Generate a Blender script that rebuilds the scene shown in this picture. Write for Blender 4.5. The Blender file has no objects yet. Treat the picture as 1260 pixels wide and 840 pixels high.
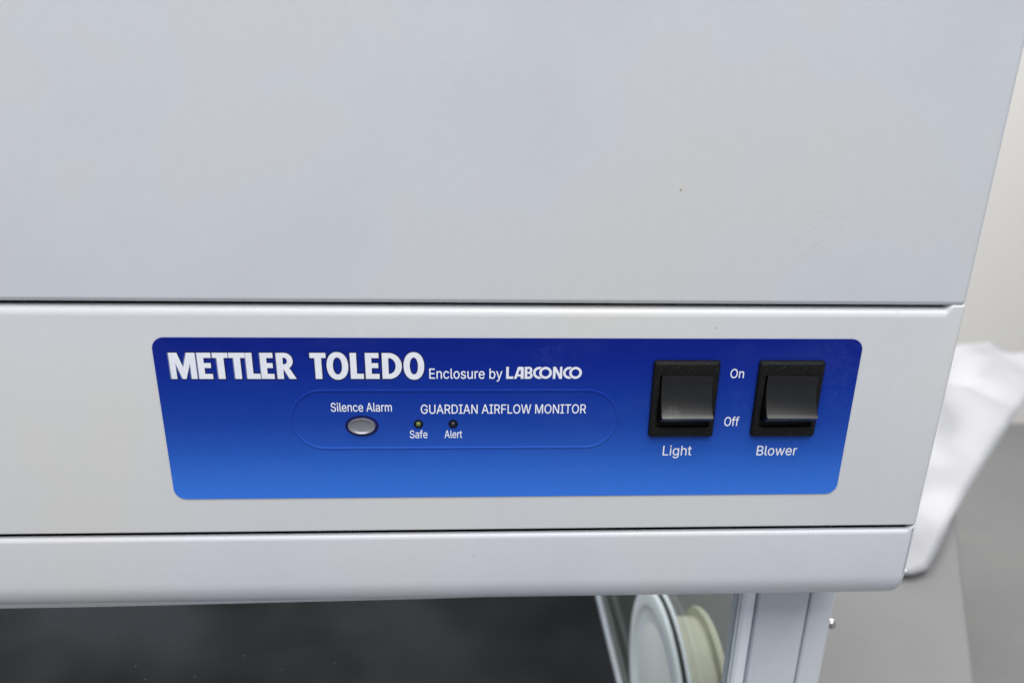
import bpy, bmesh, math, random
from mathutils import Vector
import mathutils.geometry as mgeo
C = bpy.context.scene
col = C.collection
rad = math.radians
random.seed(7)

# ------------------------------------------------------------------ camera
cd = bpy.data.cameras.new("camera")
cd.sensor_width = 36.0
cd.lens = 842.0 / 1260.0 * 36.0
cd.clip_start = 0.01
cd.clip_end = 60
cam = bpy.data.objects.new("camera", cd)
cam.location = (0.12233, -0.24805, 0.07959)
cam.rotation_euler = (rad(71.9455), rad(-0.9549), rad(-2.5086))
cd.dof.use_dof = True
cd.dof.focus_distance = 0.275
cd.dof.aperture_fstop = 7.5
col.objects.link(cam)
C.camera = cam

# ------------------------------------------------------------------ light
w = bpy.data.worlds.new("World")
C.world = w
w.use_nodes = True
bg = w.node_tree.nodes["Background"]
bg.inputs[0].default_value = (0.86, 0.92, 1.0, 1)
bg.inputs[1].default_value = 0.38


def lamp(name, loc, rot, sx, sy, energy, color):
    d = bpy.data.lights.new(name, 'AREA')
    d.shape = 'RECTANGLE'
    d.size = sx
    d.size_y = sy
    d.energy = energy
    d.color = color
    o = bpy.data.objects.new(name, d)
    o.location = loc
    o.rotation_euler = rot
    col.objects.link(o)
    return o


lamp("ceiling_or_fill_lamp", (0.0, -1.3, 2.3), (rad(22), 0, 0), 3.2, 1.6, 93, (1.0, 0.985, 0.96))
lamp("ceiling_or_fill_lamp", (1.6, 1.2, 2.4), (rad(-10), rad(10), 0), 2.0, 1.2, 50, (1.0, 0.985, 0.96))

lamp("ceiling_or_fill_lamp", (-1.9, 0.9, 2.35), (0, rad(-28), 0), 1.8, 1.6, 88, (1.0, 0.985, 0.96))  # fill light added at the left to brighten the duct collar

C.view_settings.view_transform = 'Standard'
C.view_settings.look = 'None'
C.view_settings.exposure = 0.05
C.view_settings.gamma = 1.0
C.view_settings.use_curve_mapping = False


# ------------------------------------------------------------------ materials
def lin(r, g, b):
    def f(v):
        v /= 255.0
        return v / 12.92 if v <= 0.04045 else ((v + 0.055) / 1.055) ** 2.4
    return (f(r), f(g), f(b), 1)


def new_mat(name, base, rough=0.5, metal=0.0, spec=0.5):
    m = bpy.data.materials.new(name)
    m.use_nodes = True
    b = m.node_tree.nodes["Principled BSDF"]
    b.inputs['Base Color'].default_value = base
    b.inputs['Roughness'].default_value = rough
    b.inputs['Metallic'].default_value = metal
    b.inputs['Specular IOR Level'].default_value = spec
    return m, m.node_tree, b


def noise(nt, scale, detail=2, rough=0.5, stretch=None):
    tc = nt.nodes.new("ShaderNodeTexCoord")
    n = nt.nodes.new("ShaderNodeTexNoise")
    n.inputs['Scale'].default_value = scale
    n.inputs['Detail'].default_value = detail
    n.inputs['Roughness'].default_value = rough
    if stretch:
        mp = nt.nodes.new("ShaderNodeMapping")
        mp.inputs['Scale'].default_value = stretch
        nt.links.new(tc.outputs['Object'], mp.inputs[0])
        nt.links.new(mp.outputs[0], n.inputs['Vector'])
    else:
        nt.links.new(tc.outputs['Object'], n.inputs['Vector'])
    return n


def bump(nt, b, n, strength, dist, prev=None):
    bp = nt.nodes.new("ShaderNodeBump")
    bp.inputs['Strength'].default_value = strength
    bp.inputs['Distance'].default_value = dist
    nt.links.new(n.outputs[0] if hasattr(n, 'outputs') else n, bp.inputs['Height'])
    if prev:
        nt.links.new(prev.outputs[0], bp.inputs['Normal'])
    nt.links.new(bp.outputs[0], b.inputs['Normal'])
    return bp


def ramp(nt, src, stops):
    r = nt.nodes.new("ShaderNodeValToRGB")
    el = r.color_ramp.elements
    while len(el) < len(stops):
        el.new(0.5)
    for e, (p, c) in zip(el, stops):
        e.position = p
        e.color = c
    nt.links.new(src, r.inputs[0])
    return r


def mixc(nt, fac, a, b, fac_socket=True):
    m = nt.nodes.new("ShaderNodeMix")
    m.data_type = 'RGBA'
    if fac_socket:
        nt.links.new(fac, m.inputs[0])
    else:
        m.inputs[0].default_value = fac
    for s, v in ((6, a), (7, b)):
        if isinstance(v, tuple):
            m.inputs[s].default_value = v
        else:
            nt.links.new(v, m.inputs[s])
    return m.outputs[2]


def near_point(nt, p, r0, r1, wobble=0.0):
    """1 inside r0 of point p (object space), 0 outside r1"""
    tc = nt.nodes.new("ShaderNodeTexCoord")
    d = nt.nodes.new("ShaderNodeVectorMath")
    d.operation = 'DISTANCE'
    src = tc.outputs['Object']
    if wobble:
        n = noise(nt, 700, 2)
        s = nt.nodes.new("ShaderNodeVectorMath")
        s.operation = 'SUBTRACT'
        nt.links.new(n.outputs['Color'], s.inputs[0])
        s.inputs[1].default_value = (.5, .5, .5)
        sc = nt.nodes.new("ShaderNodeVectorMath")
        sc.operation = 'SCALE'
        sc.inputs['Scale'].default_value = wobble
        nt.links.new(s.outputs[0], sc.inputs[0])
        a = nt.nodes.new("ShaderNodeVectorMath")
        nt.links.new(src, a.inputs[0])
        nt.links.new(sc.outputs[0], a.inputs[1])
        src = a.outputs[0]
    nt.links.new(src, d.inputs[0])
    d.inputs[1].default_value = p
    mr = nt.nodes.new("ShaderNodeMapRange")
    mr.inputs[1].default_value = r0
    mr.inputs[2].default_value = r1
    mr.inputs[3].default_value = 1
    mr.inputs[4].default_value = 0
    nt.links.new(d.outputs['Value'], mr.inputs[0])
    return mr.outputs[0]


def paint(name, colr, specks=(), scuff=None, rough=0.34):
    """powder-coated sheet steel: faint tonal clouds, orange peel, specks"""
    m, nt, b = new_mat(name, colr, rough, 0, 0.5)
    cl = noise(nt, 9, 3)
    c2 = tuple(v * 0.955 for v in colr[:3]) + (1,)
    warm = (min(1, colr[0] * 1.025), colr[1] * 1.0, colr[2] * 0.945, 1)
    r = ramp(nt, cl.outputs[0], [(0.35, c2), (0.5, colr), (0.68, warm)])
    out = r.outputs[0]
    gr = noise(nt, 240, 4, 0.6)
    grr = ramp(nt, gr.outputs[0], [(0.0, (0.965, 0.965, 0.965, 1)), (1.0, (1.03, 1.03, 1.03, 1))])
    mm = nt.nodes.new("ShaderNodeMix")
    mm.data_type = 'RGBA'
    mm.blend_type = 'MULTIPLY'
    mm.inputs[0].default_value = 1
    nt.links.new(out, mm.inputs[6])
    nt.links.new(grr.outputs[0], mm.inputs[7])
    out = mm.outputs[2]
    for p, rr, c in specks:
        out = mixc(nt, near_point(nt, p, rr * .5, rr, rr * 1.6), out, c)
    nt.links.new(out, b.inputs['Base Color'])
    rn = noise(nt, 30, 3)
    rr_ = ramp(nt, rn.outputs[0], [(0.3, (rough - .05,) * 3 + (1,)), (0.7, (rough + .07,) * 3 + (1,))])
    nt.links.new(rr_.outputs[0], b.inputs['Roughness'])
    peel = noise(nt, 620, 2, 0.5)
    b1 = bump(nt, b, peel, 0.09, 0.0003)
    if scuff:
        sn = noise(nt, 420, 3, 0.7, (0.6, 1, 1.8))
        msk = near_point(nt, scuff, 0.006, 0.013, 0.004)
        mu = nt.nodes.new("ShaderNodeMath")
        mu.operation = 'MULTIPLY'
        th = nt.nodes.new("ShaderNodeMath")
        th.operation = 'GREATER_THAN'
        th.inputs[1].default_value = 0.60
        nt.links.new(sn.outputs[0], th.inputs[0])
        nt.links.new(th.outputs[0], mu.inputs[0])
        nt.links.new(msk, mu.inputs[1])
        bump(nt, b, mu.outputs[0], 0.5, 0.0003, b1)
    return m


PAINT = (0.645, 0.664, 0.715, 1)
m_upper = paint("upper_panel_paint", PAINT,
                [((0.1945, 0.0, 0.0560), 0.0007, lin(165, 140, 105)),
                 ],
                (0.246, 0.0, 0.0405))
m_panel = paint("control_panel_paint", (0.66, 0.672, 0.70, 1),
                [((0.2839, 0.0012, 0.0102), 0.0006, lin(110, 70, 45)),
                 ((0.213, 0.0, 0.0042), 0.0003, lin(120, 110, 100)),
                 ((-0.0195, 0.001, 0.0112), 0.0005, lin(110, 105, 100)),
                 ])
m_bar = paint("lower_bar_paint", (0.635, 0.65, 0.71, 1),
              [((0.035, 0.002, -0.114), 0.0005, lin(110, 110, 110)),
               ((0.12, 0.0, -0.097), 0.0004, lin(140, 140, 140))])
m_frame = paint("frame_paint", (0.61, 0.635, 0.70, 1), rough=0.28)
m_black, _, _ = new_mat("black_gap_shade", (0.006, 0.006, 0.007, 1), 0.9, 0, 0.1)


def label_mat():
    m, nt, b = new_mat("printed_film_blue", (0.02, 0.08, 0.4, 1), 0.42, 0, 0.18)
    tc = nt.nodes.new("ShaderNodeTexCoord")
    sp = nt.nodes.new("ShaderNodeSeparateXYZ")
    nt.links.new(tc.outputs['Object'], sp.inputs[0])
    mr = nt.nodes.new("ShaderNodeMapRange")
    mr.inputs[1].default_value = -0.0685
    mr.inputs[2].default_value = 0.0
    nt.links.new(sp.outputs['Z'], mr.inputs[0])
    gn = noise(nt, 620, 4, 0.75)
    ad = nt.nodes.new("ShaderNodeMath")
    ad.operation = 'MULTIPLY_ADD'
    ad.inputs[1].default_value = 0.10
    nt.links.new(gn.outputs[0], ad.inputs[0])
    nt.links.new(mr.outputs[0], ad.inputs[2])
    s2 = nt.nodes.new("ShaderNodeMath")
    s2.operation = 'SUBTRACT'
    s2.inputs[1].default_value = 0.05
    nt.links.new(ad.outputs[0], s2.inputs[0])
    stops = [(0.0, (0.040, 0.185, 0.75, 1)), (0.14, (0.033, 0.155, 0.65, 1)), (0.32, (0.018, 0.095, 0.49, 1)),
             (0.5, (0.0085, 0.052, 0.37, 1)), (0.68, (0.003, 0.033, 0.315, 1)),
             (0.85, (0.0015, 0.0175, 0.265, 1)), (1.0, (0.001, 0.0125, 0.22, 1))]
    r = ramp(nt, s2.outputs[0], stops)
    # faint hazy smears from wiping
    sm = noise(nt, 22, 4, 0.65, (1, 1, 2.2))
    smr = ramp(nt, sm.outputs[0], [(0.5, (0, 0, 0, 1)), (0.8, (0.09, 0.09, 0.09, 1))])
    out = mixc(nt, smr.outputs[0], r.outputs[0], (0.09, 0.14, 0.32, 1))
    # mottled paler patches by the right-hand switch and top corner
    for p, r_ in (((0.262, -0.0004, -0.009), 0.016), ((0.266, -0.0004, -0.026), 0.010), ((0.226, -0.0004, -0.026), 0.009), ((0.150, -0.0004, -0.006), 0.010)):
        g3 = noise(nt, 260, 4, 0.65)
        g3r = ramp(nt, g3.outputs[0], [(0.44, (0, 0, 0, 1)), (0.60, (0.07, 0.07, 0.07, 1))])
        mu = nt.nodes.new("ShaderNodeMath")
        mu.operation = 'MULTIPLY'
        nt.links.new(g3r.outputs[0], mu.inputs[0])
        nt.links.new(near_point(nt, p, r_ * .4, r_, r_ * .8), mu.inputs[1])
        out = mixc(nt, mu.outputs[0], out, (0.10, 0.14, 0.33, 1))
    nt.links.new(out, b.inputs['Base Color'])
    g2 = noise(nt, 1500, 2, 0.6)
    bump(nt, b, g2, 0.35, 0.00012)
    rr = noise(nt, 35, 4, .6)
    r2 = ramp(nt, rr.outputs[0], [(0.35, (.30,) * 3 + (1,)), (0.7, (.56,) * 3 + (1,))])
    nt.links.new(r2.outputs[0], b.inputs['Roughness'])
    return m


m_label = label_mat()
m_white, _, _ = new_mat("print_white", (0.93, 0.95, 1.0, 1), 0.5, 0, 0.3)
m_bold, nt_, b_ = new_mat("print_pearl_white", lin(228, 231, 246), 0.45, 0, 0.3)
_n = noise(nt_, 420, 3, 0.6)
_r = ramp(nt_, _n.outputs[0], [(0.3, (0.80, 0.83, 0.93, 1)), (0.7, (0.89, 0.91, 0.98, 1))])
nt_.links.new(_r.outputs[0], b_.inputs['Base Color'])
m_ghost, _, _ = new_mat("print_grey_fringe", lin(112, 118, 160), 0.5, 0, 0.3)
m_navy, _, _ = new_mat("print_navy_outline", lin(14, 20, 78), 0.5, 0, 0.3)
m_ringnavy, _, _ = new_mat("navy_cutout_ring", lin(12, 18, 84), 0.4, 0, 0.3)
m_hole, _, _ = new_mat("dark_hole", lin(9, 10, 34), 0.5, 0, 0.2)


def plastic(name, base, rough, grain_scale, grain, dist, dust=0.0, specks=()):
    m, nt, b = new_mat(name, base, rough, 0, 0.5)
    n = noise(nt, grain_scale, 3, 0.6)
    bump(nt, b, n, grain, dist)
    out = None
    if dust:
        d = noise(nt, 1400, 2, 0.7)
        dr = ramp(nt, d.outputs[0], [(0.60, (0, 0, 0, 1)), (0.76, (dust,) * 3 + (1,))])
        out = mixc(nt, dr.outputs[0], base, (0.34, 0.33, 0.31, 1))
    for p, r, c in specks:
        fac = near_point(nt, p, r * .3, r, r * 0.9)
        if c[0] > 0.05:            # settled dust: grains, not a cloud
            g = noise(nt, 3200, 2, 0.7)
            gr_ = ramp(nt, g.outputs[0], [(0.50, (0, 0, 0, 1)), (0.62, (1, 1, 1, 1))])
            mu = nt.nodes.new("ShaderNodeMath")
            mu.operation = 'MULTIPLY'
            nt.links.new(gr_.outputs[0], mu.inputs[0])
            nt.links.new(fac, mu.inputs[1])
            fac = mu.outputs[0]
        out = mixc(nt, fac, out if out else base, c)
    if out:
        nt.links.new(out, b.inputs['Base Color'])
    return m


m_bezel = plastic("grained_black_plastic", (0.005, 0.005, 0.0055, 1), 0.50, 1500, 1.0, 0.0003, 0.16)
m_bezel.node_tree.nodes["Principled BSDF"].inputs['Specular IOR Level'].default_value = 0.22
m_rock1 = plastic("smooth_black_plastic_dusty", (0.004, 0.004, 0.0045, 1), 0.34, 1800, 0.12, 0.00008, 0.06,
                  [((-0.0060, -0.0066, -0.0045), 0.0042, (0.14, 0.14, 0.135, 1)),
                   ((-0.0012, -0.0050, -0.0023), 0.0007, (0.001, 0.001, 0.001, 1)),
                   ((-0.0058, -0.0015, 0.001), 0.0018, (0.003, 0.003, 0.003, 1))])
m_rock2 = plastic("smooth_black_plastic_thumbed", (0.004, 0.004, 0.0045, 1), 0.34, 1800, 0.12, 0.00008, 0.03,
                  [((-0.0070, -0.0018, -0.002), 0.0013, (0.002, 0.002, 0.002, 1))])
for m_ in (m_rock1, m_rock2):
    m_.node_tree.nodes["Principled BSDF"].inputs['Specular IOR Level'].default_value = 0.58
m_silver, nt_, b_ = new_mat("satin_silver_button", lin(146, 147, 155), 0.30, 0.5, 0.5)
bump(nt_, b_, noise(nt_, 1500, 2), 0.15, 0.0001)
m_greenled, _, _ = new_mat("unlit_green_led", lin(105, 118, 58), 0.18, 0, 0.6)
m_darkled, _, _ = new_mat("unlit_dark_led", lin(40, 38, 46), 0.22, 0, 0.7)
m_steel, _, _ = new_mat("screw_steel", (0.55, 0.55, 0.56, 1), 0.25, 1.0, 0.5)
m_deck, nt_, b_ = new_mat("black_work_surface", (0.006, 0.006, 0.007, 1), 0.6, 0, 0.15)
_n = noise(nt_, 4.5, 3, 0.5)
_r = ramp(nt_, _n.outputs[0], [(0.42, (0.0015, 0.0015, 0.0018, 1)), (0.60, (0.022, 0.023, 0.028, 1))])  # dark mottling painted in place of the uneven reflection in the sash
nt_.links.new(_r.outputs[0], b_.inputs['Base Color'])
m_slab, _, _ = new_mat("slate_slab", (0.035, 0.042, 0.055, 1), 0.6)
m_flange = paint("port_flange_white", (0.78, 0.82, 0.85, 1), rough=0.4)
m_plate, _, _ = new_mat("port_plate", (0.72, 0.74, 0.71, 1), 0.5)
m_gasket, _, _ = new_mat("rubber_gasket", (0.02, 0.024, 0.02, 1), 0.6)
m_cream, _, _ = new_mat("cream_plastic", (0.74, 0.71, 0.58, 1), 0.45)


def glass_mat(name, tint, refl=1.0):
    m = bpy.data.materials.new(name)
    m.use_nodes = True
    nt = m.node_tree
    nt.nodes.clear()
    o = nt.nodes.new("ShaderNodeOutputMaterial")
    t = nt.nodes.new("ShaderNodeBsdfTransparent")
    t.inputs[0].default_value = tint
    g = nt.nodes.new("ShaderNodeBsdfGlossy")
    g.inputs['Roughness'].default_value = 0.03
    g.inputs[0].default_value = (refl, refl, refl, 1)
    f = nt.nodes.new("ShaderNodeFresnel")
    f.inputs[0].default_value = 1.45
    mx = nt.nodes.new("ShaderNodeMixShader")
    ge = nt.nodes.new("ShaderNodeNewGeometry")     # reflect at the outer faces only
    fr = nt.nodes.new("ShaderNodeMath")
    fr.operation = 'SUBTRACT'
    fr.inputs[0].default_value = 1
    nt.links.new(ge.outputs['Backfacing'], fr.inputs[1])
    ml = nt.nodes.new("ShaderNodeMath")
    ml.operation = 'MULTIPLY'
    nt.links.new(f.outputs[0], ml.inputs[0])
    nt.links.new(fr.outputs[0], ml.inputs[1])
    nt.links.new(ml.outputs[0], mx.inputs[0])
    nt.links.new(t.outputs[0], mx.inputs[1])
    nt.links.new(g.outputs[0], mx.inputs[2])
    nt.links.new(mx.outputs[0], o.inputs[0])
    return m


m_glass = glass_mat("side_window_glass", (0.85, 0.87, 0.85, 1), 0.35)
m_sash = glass_mat("sash_glass", (0.94, 0.955, 0.965, 1), 0.3)
m_sashedge, _, _ = new_mat("glass_edge", (0.72, 0.80, 0.84, 1), 0.2)
m_dust, _, _ = new_mat("dust", (0.16, 0.16, 0.155, 1), 0.9)


# ------------------------------------------------------------------ mesh helpers
def link(name, me, m, parent=None, loc=(0, 0, 0), smooth=False):
    o = bpy.data.objects.new(name, me)
    if m is not None:
        me.materials.append(m)
    if smooth:
        for p in me.polygons:
            p.use_smooth = True
    o.location = loc
    col.objects.link(o)
    if parent is not None:
        o.parent = parent
    return o


def from_bm(name, bm, m, parent=None, loc=(0, 0, 0), smooth=False, angle=None):
    bmesh.ops.recalc_face_normals(bm, faces=bm.faces)
    me = bpy.data.meshes.new(name)
    bm.to_mesh(me)
    bm.free()
    o = link(name, me, m, parent, loc, smooth)
    if angle:
        me.set_sharp_from_angle(angle=rad(angle))
    return o


def box_bm(bm, x0, x1, y0, y1, z0, z1, bev=0.0, seg=3):
    vs = [bm.verts.new((x, y, z)) for x in (x0, x1) for y in (y0, y1) for z in (z0, z1)]
    fs = [(0, 1, 3, 2), (4, 6, 7, 5), (0, 4, 5, 1), (2, 3, 7, 6), (0, 2, 6, 4), (1, 5, 7, 3)]
    faces = [bm.faces.new([vs[i] for i in f]) for f in fs]
    if bev:
        es = list({e for f in faces for e in f.edges})
        bmesh.ops.bevel(bm, geom=es, offset=bev, segments=seg, profile=0.5, affect='EDGES')


def box(name, dims, m, parent=None, bev=0.0, seg=3, origin=None):
    bm = bmesh.new()
    box_bm(bm, *dims, bev=bev, seg=seg)
    if origin:
        bmesh.ops.translate(bm, verts=bm.verts, vec=-Vector(origin))
    return from_bm(name, bm, m, parent, origin or (0, 0, 0), smooth=bool(bev), angle=50 if bev else None)


def loft(name, sections, m, parent, cap=True, close=False, smooth_angle=40):
    """sections: list of lists of (x,y,z), same length"""
    bm = bmesh.new()
    rows = [[bm.verts.new(p) for p in s] for s in sections]
    n = len(rows[0])
    for a, b in zip(rows, rows[1:]):
        rng = range(n) if close else range(n - 1)
        for i in rng:
            j = (i + 1) % n
            bm.faces.new((a[i], a[j], b[j], b[i]))
    if cap:
        bm.faces.new(rows[0])
        bm.faces.new(list(reversed(rows[-1])))
    return from_bm(name, bm, m, parent, smooth=True, angle=smooth_angle)


def lathe_x(name, prof, cy, cz, m, parent, n=64):
    """revolve (x, r) profile about the X axis through (cy, cz)"""
    bm = bmesh.new()
    rows = []
    for x, r in prof:
        if r < 1e-6:
            rows.append([bm.verts.new((x, cy, cz))])
        else:
            rows.append([bm.verts.new((x, cy + r * math.cos(2 * math.pi * k / n), cz + r * math.sin(2 * math.pi * k / n)))
                         for k in range(n)])
    for a, b in zip(rows, rows[1:]):
        if len(a) == 1 and len(b) == 1:
            continue
        for k in range(n):
            j = (k + 1) % n
            if len(a) == 1:
                bm.faces.new((a[0], b[k], b[j]))
            elif len(b) == 1:
                bm.faces.new((a[k], b[0], a[j]))
            else:
                bm.faces.new((a[k], b[k], b[j], a[j]))
    return from_bm(name, bm, m, parent, smooth=True, angle=35)


def dome(name, cx, cz, a, b, prof, y0, m, parent, n=48):
    """ellipse a x b dome standing off the plane y=y0 towards -y; prof = (fraction, height)"""
    bm = bmesh.new()
    rows = []
    for f, h in prof:
        if f < 1e-6:
            rows.append([bm.verts.new((0, -h, 0))])
        else:
            rows.append([bm.verts.new((a * f * math.cos(2 * math.pi * k / n), -h, b * f * math.sin(2 * math.pi * k / n)))
                         for k in range(n)])
    for p, q in zip(rows, rows[1:]):
        for k in range(n):
            j = (k + 1) % n
            if len(q) == 1:
                bm.faces.new((p[k], q[0], p[j]))
            else:
                bm.faces.new((p[k], q[k], q[j], p[j]))
    return from_bm(name, bm, m, parent, (cx, y0, cz), smooth=True, angle=50)


def rounded(x0, x1, z0, z1, r, n=10):
    pts = []
    for cx_, cz_, a0 in ((x1 - r, z1 - r, 0), (x0 + r, z1 - r, 90), (x0 + r, z0 + r, 180), (x1 - r, z0 + r, 270)):
        for k in range(n + 1):
            a = rad(a0 + 90 * k / n)
            pts.append((cx_ + r * math.cos(a), cz_ + r * math.sin(a)))
    return pts


def fill_mesh(name, loops, y, m, parent, loc=(0, 0, 0)):
    """2D loops (x,z) of a print, counters reversed, triangulated in the plane y and facing -y"""
    pts, edges, seen = [], [], {}
    for L in loops:
        ids = []
        for x, z in L:
            key = (round(x * 1e6), round(z * 1e6))
            if key not in seen:
                seen[key] = len(pts)
                pts.append(Vector((x * 1000, z * 1000)))
            if not ids or ids[-1] != seen[key]:
                ids.append(seen[key])
        if ids[0] == ids[-1]:
            ids.pop()
        edges += [(ids[i], ids[(i + 1) % len(ids)]) for i in range(len(ids))]
    vs, _, fs, _, _, _ = mgeo.delaunay_2d_cdt(pts, edges, [], 0, 1e-6)
    segs = []
    for L in loops:
        for i in range(len(L)):
            p, q = L[i], L[(i + 1) % len(L)]
            if p[1] != q[1]:
                segs.append((p[0] * 1000, p[1] * 1000, q[0] * 1000, q[1] * 1000))
    keep = []
    for f in fs:
        c = (vs[f[0]] + vs[f[1]] + vs[f[2]]) / 3
        wn = 0
        for x0, z0, x1, z1 in segs:
            if (z0 <= c.y) != (z1 <= c.y):
                if x0 + (c.y - z0) / (z1 - z0) * (x1 - x0) > c.x:
                    wn += 1 if z1 > z0 else -1
        if wn:
            keep.append(tuple(f))
    me = bpy.data.meshes.new(name)
    me.from_pydata([(v.x / 1000, y, v.y / 1000) for v in vs], [], keep)
    me.update()
    if me.polygons and me.polygons[0].normal.y > 0:
        me.flip_normals()
    return link(name, me, m, parent, loc)


def offset_loop(L, d):
    n = len(L)
    area = sum(L[i][0] * L[(i + 1) % n][1] - L[(i + 1) % n][0] * L[i][1] for i in range(n))
    out = []
    for i in range(n):
        p, a, q = Vector(L[i - 1]), Vector(L[i]), Vector(L[(i + 1) % n])
        e1, e2 = (a - p), (q - a)
        if e1.length < 1e-9 or e2.length < 1e-9:
            out.append(tuple(a))
            continue
        e1.normalize()
        e2.normalize()
        n1, n2 = Vector((e1.y, -e1.x)), Vector((e2.y, -e2.x))
        b = (n1 + n2)
        if b.length < 1e-6:
            b = n1
        b.normalize()
        k = d / max(0.5, b.dot(n1))
        out.append((a.x + b.x * k, a.y + b.y * k))
    return out


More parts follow.
